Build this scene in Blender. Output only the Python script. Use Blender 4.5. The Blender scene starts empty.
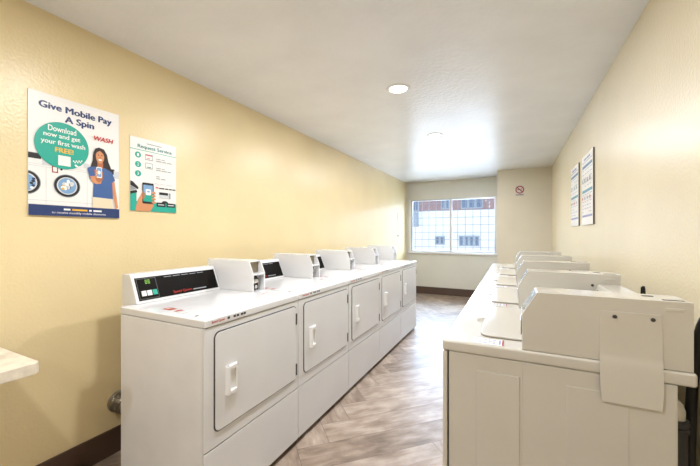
import bpy, bmesh, math, random
from mathutils import Vector, Matrix

random.seed(7)
S = bpy.context.scene
COL = S.collection

# ------------------------------------------------------------------ camera, world, sun, exposure
cam_d = bpy.data.cameras.new('camera')
cam = bpy.data.objects.new('camera', cam_d)
COL.objects.link(cam)
cam.location = (0, 0, 1.2842)
cam.rotation_euler = (math.radians(90), 0, math.radians(26.29))
cam_d.sensor_width = 36.0
cam_d.lens = 328.24 / 700 * 36.0
cam_d.shift_y = 0.6 / 700
cam_d.clip_start = 0.02
cam_d.clip_end = 200
S.camera = cam

S.view_settings.view_transform = 'Standard'
S.view_settings.look = 'None'
S.view_settings.gamma = 1
S.view_settings.use_curve_mapping = False
S.view_settings.exposure = 0.15

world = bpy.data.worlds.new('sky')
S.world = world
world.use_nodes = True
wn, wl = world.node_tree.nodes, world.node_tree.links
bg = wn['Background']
# hazy sky, far brighter on the sun's side (+Y) than behind the house
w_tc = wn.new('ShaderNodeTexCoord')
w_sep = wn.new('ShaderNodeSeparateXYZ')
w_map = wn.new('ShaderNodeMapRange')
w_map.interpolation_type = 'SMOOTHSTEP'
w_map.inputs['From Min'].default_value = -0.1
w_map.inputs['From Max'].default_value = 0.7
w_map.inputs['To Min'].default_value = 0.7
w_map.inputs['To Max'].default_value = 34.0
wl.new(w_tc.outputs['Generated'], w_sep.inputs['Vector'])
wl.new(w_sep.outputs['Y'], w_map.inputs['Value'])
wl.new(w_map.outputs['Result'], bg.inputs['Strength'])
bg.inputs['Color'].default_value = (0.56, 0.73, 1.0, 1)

sun_d = bpy.data.lights.new('sun', 'SUN')
sun_d.energy = 22.0
sun_d.angle = 0.02
sun_d.color = (0.88, 0.93, 1.0)
sun = bpy.data.objects.new('sun', sun_d)
COL.objects.link(sun)
sun.rotation_euler = Vector((-0.62, -0.015, -0.78)).to_track_quat('-Z', 'Y').to_euler()
sun.location = (0, 0, 12)

LAMP_W = 19.0
LAMP_COL = (0.96, 0.965, 1.0)

# ------------------------------------------------------------------ materials
MATS = {}


def nodes_of(m):
    m.use_nodes = True
    nt = m.node_tree
    return nt, nt.nodes, nt.links, nt.nodes['Principled BSDF']


def mat(name, col, rough=0.5, metal=0.0, spec=0.5, var=0.0, vscale=8.0, bump=0.0, bscale=200.0, coat=0.0, emit=None, estr=0.0):
    if name in MATS:
        return MATS[name]
    m = bpy.data.materials.new(name)
    nt, N, L, p = nodes_of(m)
    p.inputs['Base Color'].default_value = (*col, 1)
    p.inputs['Roughness'].default_value = rough
    p.inputs['Metallic'].default_value = metal
    p.inputs['Specular IOR Level'].default_value = spec
    if coat:
        p.inputs['Coat Weight'].default_value = coat
        p.inputs['Coat Roughness'].default_value = 0.1
    tc = N.new('ShaderNodeTexCoord')
    if var > 0:
        n = N.new('ShaderNodeTexNoise')
        n.inputs['Scale'].default_value = vscale
        n.inputs['Detail'].default_value = 4
        r = N.new('ShaderNodeMapRange')
        r.inputs['From Min'].default_value = 0.3
        r.inputs['From Max'].default_value = 0.7
        r.inputs['To Min'].default_value = 1 - var
        r.inputs['To Max'].default_value = 1 + var * 0.4
        mx = N.new('ShaderNodeMix')
        mx.data_type = 'RGBA'
        mx.blend_type = 'MULTIPLY'
        mx.inputs[0].default_value = 1
        mx.inputs[6].default_value = (*col, 1)
        L.new(tc.outputs['Object'], n.inputs['Vector'])
        L.new(n.outputs['Fac'], r.inputs['Value'])
        L.new(r.outputs['Result'], mx.inputs[7])
        L.new(mx.outputs[2], p.inputs['Base Color'])
    if bump > 0:
        n2 = N.new('ShaderNodeTexNoise')
        n2.inputs['Scale'].default_value = bscale
        n2.inputs['Detail'].default_value = 3
        b = N.new('ShaderNodeBump')
        b.inputs['Strength'].default_value = bump
        b.inputs['Distance'].default_value = 0.004
        L.new(tc.outputs['Object'], n2.inputs['Vector'])
        L.new(n2.outputs['Fac'], b.inputs['Height'])
        L.new(b.outputs['Normal'], p.inputs['Normal'])
    if emit:
        p.inputs['Emission Color'].default_value = (*emit, 1)
        p.inputs['Emission Strength'].default_value = estr
    MATS[name] = m
    return m


def srgb(r, g, b):
    f = lambda c: ((c / 255 + 0.055) / 1.055) ** 2.4 if c > 10 else c / 255 / 12.92
    return (f(r), f(g), f(b))


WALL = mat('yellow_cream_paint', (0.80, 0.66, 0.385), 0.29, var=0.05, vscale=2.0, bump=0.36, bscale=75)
WALLR = mat('yellow_cream_paint_with_sheen', (0.77, 0.69, 0.50), 0.27, var=0.05, vscale=2.0, bump=0.42, bscale=75)  # yellow wall paint made paler, window sheen mixed into the colour
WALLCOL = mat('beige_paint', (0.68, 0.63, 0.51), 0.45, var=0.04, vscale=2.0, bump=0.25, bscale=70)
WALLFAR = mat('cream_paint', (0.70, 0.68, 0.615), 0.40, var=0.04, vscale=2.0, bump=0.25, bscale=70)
CEIL = mat('white_ceiling_paint', (0.805, 0.815, 0.84), 0.29, var=0.06, vscale=2.5, bump=0.9, bscale=30)
BASE = mat('brown_rubber_base', srgb(82, 62, 50), 0.45)
TRIMW = mat('white_trim_paint', (0.8, 0.8, 0.8), 0.4)
ALU = mat('aluminium', (0.55, 0.57, 0.6), 0.35, metal=0.7)
BAR = mat('grille_bar_metal', (0.17, 0.17, 0.18), 0.6)
WHITE = mat('white_enamel', (0.74, 0.745, 0.755), 0.14, var=0.02, vscale=5)
WHITES = mat('white_enamel_lit_side', (0.80, 0.805, 0.815), 0.25, var=0.05, vscale=6)  # same enamel lightened, light from behind the camera put into the colour
CREAM = mat('cream_enamel', (0.585, 0.565, 0.515), 0.11, var=0.03, vscale=5)
CREAMP = mat('cream_plate_paint', (0.58, 0.555, 0.505), 0.30)
WPLAS = mat('white_plastic', (0.82, 0.82, 0.81), 0.3)
DARK = mat('black_rubber', (0.012, 0.012, 0.012), 0.6)
GASK = mat('dark_gasket', (0.05, 0.048, 0.045), 0.6)
PANEL = mat('black_control_panel', (0.008, 0.007, 0.006), 0.45, spec=0.08)
PANELG = mat('charcoal_panel_border', (0.05, 0.05, 0.05), 0.4)
GREENL = mat('green_led', (0.05, 0.2, 0.02), 0.4, emit=(0.45, 0.85, 0.1), estr=0.5)
TEALB = mat('teal_button', srgb(40, 165, 140), 0.35)
CHROME = mat('chrome', (0.6, 0.6, 0.58), 0.2, metal=1.0)
BRASSY = mat('coin_mechanism_metal', (0.30, 0.26, 0.18), 0.35, metal=0.8)
RED = mat('red_ink', srgb(190, 40, 35), 0.5)
INK = mat('dark_ink', srgb(45, 45, 55), 0.5)
GREY = mat('grey_ink', srgb(150, 155, 160), 0.5)
LGREY = mat('light_grey_ink', srgb(205, 208, 210), 0.5)
PAPER = mat('poster_paper', (0.84, 0.83, 0.80), 0.35)
NAVY = mat('navy_ink', srgb(35, 55, 105), 0.4)
BLUE = mat('blue_shirt_ink', srgb(60, 95, 150), 0.45)
TEAL = mat('teal_ink', srgb(30, 165, 145), 0.4)
TEALD = mat('deep_teal_ink', srgb(25, 125, 120), 0.4)
GOLD = mat('gold_ink', srgb(235, 180, 40), 0.45)
SKIN = mat('skin_tone_ink', srgb(205, 140, 95), 0.5)
SKIND = mat('deep_skin_tone_ink', srgb(175, 105, 65), 0.5)
HAIR = mat('dark_hair_ink', srgb(40, 25, 22), 0.5)
KHAKI = mat('khaki_ink', srgb(225, 210, 180), 0.5)
BLACKI = mat('black_ink', srgb(25, 25, 28), 0.45)
PALEB = mat('pale_blue_ink', srgb(120, 160, 200), 0.45)
LAVI = mat('lavender_ink', srgb(150, 150, 190), 0.5)
SMOKE = mat('maroon_ink', srgb(150, 45, 55), 0.5)
LAM = mat('cream_marbled_laminate', (0.74, 0.67, 0.55), 0.35, var=0.30, vscale=18)
FOIL = mat('foil_duct', (0.42, 0.39, 0.33), 0.30, metal=0.9, bump=1.0, bscale=60)
PVCG = mat('dark_grey_pipe', (0.045, 0.045, 0.048), 0.5)
PVCW = mat('white_pipe', (0.75, 0.73, 0.68), 0.4)
HOSE = mat('black_hose', (0.012, 0.012, 0.012), 0.45)
LENS = mat('lamp_lens', (0.9, 0.9, 0.88), 0.4, emit=(1.0, 0.95, 0.86), estr=9.0)
STUCCO = mat('white_stucco', (0.44, 0.43, 0.425), 0.8, var=0.03, vscale=2)
CONC = mat('pale_concrete', (0.62, 0.61, 0.60), 0.8, var=0.08, vscale=1.5)
OUTGL = mat('building_window_glass', (0.09, 0.115, 0.16), 0.5, spec=0.2)
OUTFR = mat('building_window_frame', (0.18, 0.2, 0.22), 0.5)


def brick_mat():
    m = bpy.data.materials.new('pink_brick')
    nt, N, L, p = nodes_of(m)
    tc = N.new('ShaderNodeTexCoord')
    mp = N.new('ShaderNodeMapping')
    mp.inputs['Rotation'].default_value = (math.radians(90), 0, 0)
    b = N.new('ShaderNodeTexBrick')
    b.inputs['Color1'].default_value = (0.16, 0.085, 0.08, 1)
    b.inputs['Color2'].default_value = (0.20, 0.115, 0.11, 1)
    b.inputs['Mortar'].default_value = (0.24, 0.2, 0.19, 1)
    b.inputs['Scale'].default_value = 4.0
    L.new(tc.outputs['Object'], mp.inputs['Vector'])
    L.new(mp.outputs['Vector'], b.inputs['Vector'])
    L.new(b.outputs['Color'], p.inputs['Base Color'])
    p.inputs['Roughness'].default_value = 0.85
    return m


BRICK = brick_mat()


def floor_mat():
    m = bpy.data.materials.new('wood_look_vinyl_plank')
    nt, N, L, p = nodes_of(m)
    uv = N.new('ShaderNodeUVMap')
    uv.uv_map = 'plank'
    at = N.new('ShaderNodeAttribute')
    at.attribute_name = 'tone'
    sep = N.new('ShaderNodeSeparateXYZ')
    L.new(uv.outputs['UV'], sep.inputs['Vector'])
    off = N.new('ShaderNodeMath')
    off.operation = 'MULTIPLY'
    off.inputs[1].default_value = 37.0
    L.new(at.outputs['Fac'], off.inputs[0])
    cmb = N.new('ShaderNodeCombineXYZ')
    L.new(sep.outputs['X'], cmb.inputs['X'])
    L.new(sep.outputs['Y'], cmb.inputs['Y'])
    L.new(off.outputs[0], cmb.inputs['Z'])
    mp = N.new('ShaderNodeMapping')
    mp.inputs['Scale'].default_value = (2.6, 11.0, 1.0)
    L.new(cmb.outputs['Vector'], mp.inputs['Vector'])
    n1 = N.new('ShaderNodeTexNoise')
    n1.inputs['Scale'].default_value = 1.6
    n1.inputs['Detail'].default_value = 7
    n1.inputs['Roughness'].default_value = 0.62
    n1.inputs['Distortion'].default_value = 0.8
    L.new(mp.outputs['Vector'], n1.inputs['Vector'])
    mp2 = N.new('ShaderNodeMapping')
    mp2.inputs['Scale'].default_value = (5.0, 9.0, 1.0)
    L.new(cmb.outputs['Vector'], mp2.inputs['Vector'])
    n2 = N.new('ShaderNodeTexNoise')
    n2.inputs['Scale'].default_value = 1.3
    n2.inputs['Detail'].default_value = 5
    L.new(mp2.outputs['Vector'], n2.inputs['Vector'])
    cr = N.new('ShaderNodeValToRGB')
    e = cr.color_ramp.elements
    e[0].position = 0.28
    e[0].color = (*srgb(96, 80, 66), 1)
    e[1].position = 0.72
    e[1].color = (*srgb(190, 174, 158), 1)
    mid = cr.color_ramp.elements.new(0.5)
    mid.color = (*srgb(148, 130, 114), 1)
    avg = N.new('ShaderNodeMath')
    avg.operation = 'MULTIPLY_ADD'
    avg.inputs[1].default_value = 0.55
    L.new(n1.outputs['Fac'], avg.inputs[0])
    sc2 = N.new('ShaderNodeMath')
    sc2.operation = 'MULTIPLY'
    sc2.inputs[1].default_value = 0.45
    L.new(n2.outputs['Fac'], sc2.inputs[0])
    L.new(sc2.outputs[0], avg.inputs[2])
    tn = N.new('ShaderNodeMath')
    tn.operation = 'MULTIPLY_ADD'
    tn.inputs[1].default_value = 0.17
    tn.inputs[2].default_value = -0.085
    L.new(at.outputs['Fac'], tn.inputs[0])
    ad = N.new('ShaderNodeMath')
    ad.operation = 'ADD'
    L.new(avg.outputs[0], ad.inputs[0])
    L.new(tn.outputs[0], ad.inputs[1])
    L.new(ad.outputs[0], cr.inputs['Fac'])
    L.new(cr.outputs['Color'], p.inputs['Base Color'])
    p.inputs['Roughness'].default_value = 0.42
    p.inputs['Specular IOR Level'].default_value = 0.4
    b = N.new('ShaderNodeBump')
    b.inputs['Strength'].default_value = 0.12
    b.inputs['Distance'].default_value = 0.003
    L.new(n1.outputs['Fac'], b.inputs['Height'])
    L.new(b.outputs['Normal'], p.inputs['Normal'])
    return m


FLOOR = floor_mat()
SEAM = mat('plank_seam', srgb(95, 82, 72), 0.6)


def glass_mat():
    m = bpy.data.materials.new('window_glass')
    m.use_nodes = True
    nt = m.node_tree
    N, L = nt.nodes, nt.links
    N.clear()
    out = N.new('ShaderNodeOutputMaterial')
    mix = N.new('ShaderNodeMixShader')
    tr = N.new('ShaderNodeBsdfTransparent')
    tr.inputs['Color'].default_value = (0.96, 0.98, 0.98, 1)
    gl = N.new('ShaderNodeBsdfGlossy')
    gl.inputs['Roughness'].default_value = 0.02
    fr = N.new('ShaderNodeFresnel')
    fr.inputs['IOR'].default_value = 1.18
    L.new(fr.outputs['Fac'], mix.inputs['Fac'])
    L.new(tr.outputs['BSDF'], mix.inputs[1])
    L.new(gl.outputs['BSDF'], mix.inputs[2])
    L.new(mix.outputs['Shader'], out.inputs['Surface'])
    return m


GLASS = glass_mat()

# ------------------------------------------------------------------ geometry helpers


class MB:
    """collects shapes into one mesh"""

    def __init__(self):
        self.bm = bmesh.new()
        self.mats = []

    def _mi(self, m):
        if m not in self.mats:
            self.mats.append(m)
        return self.mats.index(m)

    def _merge(self, b2, m):
        i = self._mi(m)
        for f in b2.faces:
            f.material_index = i
        me = bpy.data.meshes.new('t')
        b2.to_mesh(me)
        b2.free()
        self.bm.from_mesh(me)
        bpy.data.meshes.remove(me)

    def box(self, m, lo, hi, r=0.0, seg=2):
        b = bmesh.new()
        bmesh.ops.create_cube(b, size=1.0)
        for v in b.verts:
            for k in range(3):
                v.co[k] = lo[k] if v.co[k] < 0 else hi[k]
        if r > 0:
            bmesh.ops.bevel(b, geom=b.edges[:], offset=r, segments=seg, profile=0.5, affect='EDGES')
        self._merge(b, m)
        return self

    def prism(self, m, poly, a0, a1, axis='y', r=0.0, seg=2):
        """poly: list of 2d points, extruded along axis; y: (x,z), x: (y,z), z: (x,y)"""
        b = bmesh.new()

        def P(p, a):
            return {'y': (p[0], a, p[1]), 'x': (a, p[0], p[1]), 'z': (p[0], p[1], a)}[axis]
        v0 = [b.verts.new(P(p, a0)) for p in poly]
        v1 = [b.verts.new(P(p, a1)) for p in poly]
        n = len(poly)
        b.faces.new(v0)
        b.faces.new(list(reversed(v1)))
        for i in range(n):
            b.faces.new((v0[i], v1[i], v1[(i + 1) % n], v0[(i + 1) % n]))
        bmesh.ops.recalc_face_normals(b, faces=b.faces[:])
        if r > 0:
            bmesh.ops.bevel(b, geom=b.edges[:], offset=r, segments=seg, profile=0.5, affect='EDGES')
        self._merge(b, m)
        return self

    def poly(self, m, pts):
        b = bmesh.new()
        b.faces.new([b.verts.new(p) for p in pts])
        self._merge(b, m)
        return self

    def cyl(self, m, p0, p1, r0, r1=None, seg=24, caps=True):
        p0, p1 = Vector(p0), Vector(p1)
        r1 = r0 if r1 is None else r1
        b = bmesh.new()
        q = (p1 - p0).to_track_quat('Z', 'Y')
        h = (p1 - p0).length
        bmesh.ops.create_cone(b, cap_ends=caps, segments=seg, radius1=r0, radius2=r1, depth=h)
        bmesh.ops.transform(b, matrix=Matrix.Translation((p0 + p1) / 2) @ q.to_matrix().to_4x4(), verts=b.verts[:])
        self._merge(b, m)
        return self

    def lathe(self, m, prof, centre=(0, 0, 0), seg=32):
        b = bmesh.new()
        rings = []
        for r, z in prof:
            rings.append([b.verts.new((centre[0] + r * math.cos(2 * math.pi * k / seg), centre[1] + r * math.sin(2 * math.pi * k / seg), centre[2] + z)) for k in range(seg)])
        for a, c in zip(rings, rings[1:]):
            for k in range(seg):
                b.faces.new((a[k], a[(k + 1) % seg], c[(k + 1) % seg], c[k]))
        bmesh.ops.recalc_face_normals(b, faces=b.faces[:])
        self._merge(b, m)
        return self

    def tube(self, m, pts, r, seg=12, radii=None):
        b = bmesh.new()
        pts = [Vector(p) for p in pts]
        n = len(pts)
        rings = []
        up = Vector((0.13, 0.21, 0.97))
        for i, p in enumerate(pts):
            d = (pts[min(i + 1, n - 1)] - pts[max(i - 1, 0)]).normalized()
            u = d.cross(up)
            if u.length < 1e-3:
                u = d.cross(Vector((1, 0, 0)))
            u.normalize()
            w = d.cross(u)
            rr = radii[i] if radii else r
            rings.append([b.verts.new(p + rr * (u * math.cos(2 * math.pi * k / seg) + w * math.sin(2 * math.pi * k / seg))) for k in range(seg)])
        for a, c in zip(rings, rings[1:]):
            for k in range(seg):
                b.faces.new((a[k], a[(k + 1) % seg], c[(k + 1) % seg], c[k]))
        b.faces.new(list(reversed(rings[0])))
        b.faces.new(rings[-1])
        bmesh.ops.recalc_face_normals(b, faces=b.faces[:])
        self._merge(b, m)
        return self

    def build(self, name, parent=None, smooth=True, loc=None):
        me = bpy.data.meshes.new(name)
        self.bm.to_mesh(me)
        self.bm.free()
        for m in self.mats:
            me.materials.append(m)
        if smooth:
            for f in me.polygons:
                f.use_smooth = True
            try:
                me.set_sharp_from_angle(angle=math.radians(35))
            except Exception:
                pass
        o = bpy.data.objects.new(name, me)
        COL.objects.link(o)
        if parent is not None:
            o.parent = parent
        if loc:
            o.location = loc
        if smooth:
            wm = o.modifiers.new('normals', 'WEIGHTED_NORMAL')
            wm.keep_sharp = True
        return o


def rrect(x0, y0, x1, y1, r, n=6):
    """rounded rectangle outline"""
    pts = []
    for cx, cy, a0 in ((x1 - r, y1 - r, 0), (x0 + r, y1 - r, 90), (x0 + r, y0 + r, 180), (x1 - r, y0 + r, 270)):
        for k in range(n + 1):
            a = math.radians(a0 + 90 * k / n)
            pts.append((cx + r * math.cos(a), cy + r * math.sin(a)))
    return pts


def curve_pts(pts, n=8):
    """Catmull-Rom through points"""
    P = [Vector(p) for p in pts]
    P = [P[0] * 2 - P[1]] + P + [P[-1] * 2 - P[-2]]
    out = []
    for i in range(1, len(P) - 2):
        for k in range(n):
            t = k / n
            a, b, c, d = P[i - 1], P[i], P[i + 1], P[i + 2]
            out.append(0.5 * ((2 * b) + (c - a) * t + (2 * a - 5 * b + 4 * c - d) * t * t + (3 * b - a - 3 * c + d) * t ** 3))
    out.append(P[-2])
    return out


def thing(name, label, cat, loc=(0, 0, 0), group=None):
    o = bpy.data.objects.new(name, None)
    o.empty_display_size = 0.1
    COL.objects.link(o)
    o.location = loc
    return tag(o, label, cat, group)


def tag(o, label, cat, group=None):
    o['label'] = label
    o['category'] = cat
    if group:
        o['group'] = group
    return o


def struct(o):
    o['kind'] = 'structure'
    return o


def text_mesh(txt, bold=0.0, shear=0.0):
    """glyph outlines as flat polygons: vertex list, faces, bbox"""
    cu = bpy.data.curves.new('glyphs', 'FONT')
    cu.body = txt
    cu.size = 1.0
    cu.offset = bold
    cu.shear = shear
    cu.resolution_u = 3
    o = bpy.data.objects.new('glyphs', cu)
    COL.objects.link(o)
    dg = bpy.context.evaluated_depsgraph_get()
    me = bpy.data.meshes.new_from_object(o.evaluated_get(dg))
    vs = [v.co.copy() for v in me.vertices]
    fs = [tuple(p.vertices) for p in me.polygons]
    bpy.data.objects.remove(o)
    bpy.data.curves.remove(cu)
    bpy.data.meshes.remove(me)
    return vs, fs


class Art:
    """flat print on a plane; u to the right, v downwards, in metres; each part its own mesh"""

    def __init__(self, origin, U, V, w=1.0, h=1.0, step=0.0003):
        self.o, self.U, self.V = Vector(origin), Vector(U), Vector(V)
        self.N = self.U.cross(-self.V).normalized()
        self.w, self.h, self.step = w, h, step
        self.k = 1
        self.start()

    def start(self):
        self.bm = bmesh.new()
        self.mats = []

    def P(self, u, v):
        return self.o + self.U * (u * self.w) + self.V * (v * self.h) + self.N * (self.k * self.step)

    def _mi(self, m):
        if m not in self.mats:
            self.mats.append(m)
        return self.mats.index(m)

    def poly(self, m, pts):
        # clipped to the sheet
        f = self.bm.faces.new([self.bm.verts.new(self.P(min(max(u, 0), 1), min(max(v, 0), 1))) for u, v in pts])
        f.material_index = self._mi(m)
        self.k += 0.12
        return self

    def rect(self, m, u0, v0, u1, v1):
        return self.poly(m, [(u0, v1), (u1, v1), (u1, v0), (u0, v0)])

    def rrect(self, m, u0, v0, u1, v1, r):
        a = self.h / self.w
        pts = rrect(u0 / a, v0, u1 / a, v1, r, 4)
        return self.poly(m, [(x * a, y) for x, y in pts])

    def ell(self, m, cu, cv, ru, rv, n=40, a0=0, a1=360):
        return self.poly(m, [(cu + ru * math.cos(math.radians(a0 + (a1 - a0) * k / n)), cv + rv * math.sin(math.radians(a0 + (a1 - a0) * k / n))) for k in range(n if a1 - a0 == 360 else n + 1)])

    def text(self, m, txt, cu, cv, wid, hei, bold=0.0, shear=0.0):
        """bold lettering is overprinted with small shifts"""
        vs, fs = text_mesh(txt, 0.0, shear)
        x0, x1 = min(v.x for v in vs), max(v.x for v in vs)
        y0, y1 = min(v.y for v in vs), max(v.y for v in vs)
        mi = self._mi(m)
        sx, sy = wid / (x1 - x0), hei / (y1 - y0)
        shifts = [(0, 0)] if bold <= 0 else [(-1, 0), (1, 0), (0, -0.6), (0, 0.6)]
        for dx, dy in shifts:
            bv = [self.bm.verts.new(self.P(cu + (v.x - (x0 + x1) / 2 + dx * bold) * sx, cv - (v.y - (y0 + y1) / 2 + dy * bold) * sy)) for v in vs]
            for f in fs:
                try:
                    self.bm.faces.new([bv[i] for i in f]).material_index = mi
                except ValueError:
                    pass
            self.k += 0.05
        return self

    def bars(self, m, u0, v, lens, hei, gap=0.02):
        """a line of writing too small to read: a row of word blocks"""
        u = u0
        for l in lens:
            self.rect(m, u, v - hei / 2, u + l, v + hei / 2)
            u += l + gap
        return self

    def build(self, name, parent):
        me = bpy.data.meshes.new(name)
        self.bm.to_mesh(me)
        self.bm.free()
        for m in self.mats:
            me.materials.append(m)
        o = bpy.data.objects.new(name, me)
        COL.objects.link(o)
        o.parent = parent
        if parent is not None:
            # art is laid out in world metres; keep it there
            o.location = -parent.location
        self.k += 1
        self.start()
        return o


# ------------------------------------------------------------------ the room
XL, XR, ZC = -2.0912, 0.5866, 2.3976
YW, YB, XB, YR = 7.03, 6.35, -0.2338, -2.6
WX0, WX1, WZ0, WZ1 = -1.985, -0.283, 0.90, 2.015

# floor: vinyl planks laid in a herringbone at 45 degrees
FX0, FX1, FY0, FY1 = XL, XR, YR, YW


def clip(poly, uvs):
    for ax, s, lim in ((0, 1, FX0), (0, -1, FX1), (1, 1, FY0), (1, -1, FY1)):
        out, ou = [], []
        for i in range(len(poly)):
            a, b = poly[i], poly[(i + 1) % len(poly)]
            ua, ub = uvs[i], uvs[(i + 1) % len(poly)]
            da, db = s * (a[ax] - lim), s * (b[ax] - lim)
            if da >= 0:
                out.append(a)
                ou.append(ua)
            if da * db < 0:
                t = da / (da - db)
                out.append(tuple(a[k] + t * (b[k] - a[k]) for k in range(2)))
                ou.append(tuple(ua[k] + t * (ub[k] - ua[k]) for k in range(2)))
        poly, uvs = out, ou
        if len(poly) < 3:
            return [], []
    return poly, uvs


def build_floor():
    w, n, g = 0.2, 5, 0.0012
    bm = bmesh.new()
    uvl = bm.loops.layers.uv.new('plank')
    tl = bm.faces.layers.float.new('tone')
    c45 = math.sqrt(0.5)
    ox, oy = -1.0057, 1.7526

    def add(a0, b0, a1, b1, along_a):
        pa = [(a0 + g, b0 + g), (a1 - g, b0 + g), (a1 - g, b1 - g), (a0 + g, b1 - g)]
        sx, sy = random.uniform(0, 20), random.uniform(0, 20)
        uv = [((p[0] - a0, p[1] - b0) if along_a else (p[1] - b0, p[0] - a0)) for p in pa]
        uv = [(u + sx, v + sy) for u, v in uv]
        xy = [(ox + (p[0] - p[1]) * c45, oy + (p[0] + p[1]) * c45) for p in pa]
        xy, uv = clip(xy, uv)
        if len(xy) < 3:
            return
        f = bm.faces.new([bm.verts.new((x, y, 0)) for x, y in xy])
        f[tl] = random.random()
        for l, q in zip(f.loops, uv):
            l[uvl].uv = q
    for k in range(-80, 80):
        for m in range(-12, 12):
            x, y = k + n * m, k - n * m
            add(x * w, y * w, (x + n) * w, (y + 1) * w, True)
            add(x * w, (y - 2 * n + 1) * w, (x + 1) * w, (y - n + 1) * w, False)
    mi = 0
    # sub-floor below the seams and closing the slab
    vs = [bm.verts.new((x, y, z)) for z in (-0.0012, -0.12) for x, y in ((FX0, FY0), (FX1, FY0), (FX1, FY1), (FX0, FY1))]
    fs = [bm.faces.new(vs[0:4]), bm.faces.new(list(reversed(vs[4:8])))]
    for i in range(4):
        j = (i + 1) % 4
        fs.append(bm.faces.new((vs[4 + i], vs[4 + j], vs[j], vs[i])))
    for f in fs:
        f.material_index = 1
    me = bpy.data.meshes.new('floor')
    bm.to_mesh(me)
    bm.free()
    me.materials.append(FLOOR)
    me.materials.append(SEAM)
    o = bpy.data.objects.new('floor', me)
    COL.objects.link(o)
    return struct(o)


build_floor()
struct(MB().box(CEIL, (XL - 0.15, YR - 0.15, ZC), (XR + 0.15, YW + 0.15, ZC + 0.15)).build('ceiling', smooth=False))
struct(MB().box(WALL, (XL - 0.15, YR - 0.15, -0.12), (XL, YW + 0.15, ZC)).build('wall_left', smooth=False))
struct(MB().box(WALLR, (XR, YR - 0.15, -0.12), (XR + 0.15, YW + 0.15, ZC)).build('wall_right', smooth=False))
struct(MB().box(WALL, (XL, YR - 0.15, -0.12), (XR, YR, ZC)).build('wall_rear', smooth=False))
wf = MB()
wf.box(WALLFAR, (XL, YW, -0.12), (WX0, YW + 0.15, ZC))
wf.box(WALLFAR, (WX1, YW, -0.12), (XR, YW + 0.15, ZC))
wf.box(WALLFAR, (WX0, YW, -0.12), (WX1, YW + 0.15, WZ0))
wf.box(WALLFAR, (WX0, YW, WZ1), (WX1, YW + 0.15, ZC))
struct(wf.build('wall_far', smooth=False))
struct(MB().box(WALLCOL, (XB, YB, 0), (XR, YW, ZC)).build('wall_column', smooth=False))
struct(MB().box(BASE, (XL, YR, 0), (XL + 0.012, YW, 0.15), 0.003).build('baseboard_left', smooth=False))
struct(MB().box(BASE, (XL + 0.012, YW - 0.012, 0), (XB, YW, 0.15), 0.003).build('baseboard_far', smooth=False))
struct(MB().box(BASE, (XR - 0.012, YR, 0), (XR, YB, 0.15), 0.003).build('baseboard_right', smooth=False))
struct(MB().box(BASE, (XB, YB - 0.012, 0), (XR - 0.012, YB, 0.15), 0.003).build('baseboard_column', smooth=False))

# window: aluminium slider with white casing and a square steel grille
win = bpy.data.objects.new('window_1', None)
COL.objects.link(win)
win.location = (WX0, YW, WZ0)
struct(win)


def wbuild(mb, name):
    o = mb.build(name, win, smooth=False)
    o.location = -win.location
    return o


XM = -1.146
f = MB()
fy0, fy1 = YW + 0.02, YW + 0.075
t = 0.028
f.box(ALU, (WX0, fy0, WZ0), (WX0 + t, fy1, WZ1), 0.003)
f.box(ALU, (WX1 - t, fy0, WZ0), (WX1, fy1, WZ1), 0.003)
f.box(ALU, (WX0 + t, fy0, WZ0), (WX1 - t, fy1, WZ0 + t), 0.003)
f.box(ALU, (WX0 + t, fy0, WZ1 - t), (WX1 - t, fy1, WZ1), 0.003)
wbuild(f, 'window_frame')
wbuild(MB().box(ALU, (XM - 0.022, fy0 - 0.004, WZ0 + t), (XM + 0.022, fy1 - 0.01, WZ1 - t), 0.003), 'meeting_stile')
wbuild(MB().box(GLASS, (WX0 + t, fy0 + 0.030, WZ0 + t), (XM - 0.022, fy0 + 0.034, WZ1 - t)), 'pane')
wbuild(MB().box(GLASS, (XM + 0.022, fy0 + 0.014, WZ0 + t), (WX1 - t, fy0 + 0.018, WZ1 - t)), 'pane')
g = MB()
gy = YW + 0.11
for i in range(11):
    x = -1.916 + 0.1495 * i
    g.box(BAR, (x - 0.005, gy - 0.005, WZ0 + 0.002), (x + 0.005, gy + 0.005, WZ1 - 0.002))
for i in range(7):
    z = 1.0 + 0.156 * i
    g.box(BAR, (WX0 + 0.002, gy - 0.004, z - 0.005), (WX1 - 0.002, gy + 0.004, z + 0.005))
wbuild(g, 'grille')
wbuild(MB().box(TRIMW, (WX0 - 0.05, YW - 0.045, WZ0 - 0.045), (WX1 + 0.035, YW + 0.02, WZ0), 0.006), 'window_sill')
cs = MB()
cs.box(TRIMW, (WX0 - 0.045, YW - 0.012, WZ0), (WX0, YW + 0.02, WZ1 + 0.01), 0.003)
wbuild(cs, 'casing')

# ------------------------------------------------------------------ outside: a white building with brick above, bright paving
struct(MB().box(CONC, (-45, YW + 0.4, -0.6), (40, 60, -0.4)).build('ground', smooth=False))
FYB = 20.0
bd = thing('building', 'white building with pink brick upper storey across the street outside the window', 'building', (-9, FYB, -0.4))


def bbuild(mb, name):
    o = mb.build(name, bd, smooth=False)
    o.location = -bd.location
    return o


bbuild(MB().box(STUCCO, (-26, FYB, -0.4), (16, FYB + 8, 2.64)), 'lower_wall')
bbuild(MB().box(BRICK, (-26, FYB, 2.64), (16, FYB + 8, 3.8)), 'brick_storey')


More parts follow.
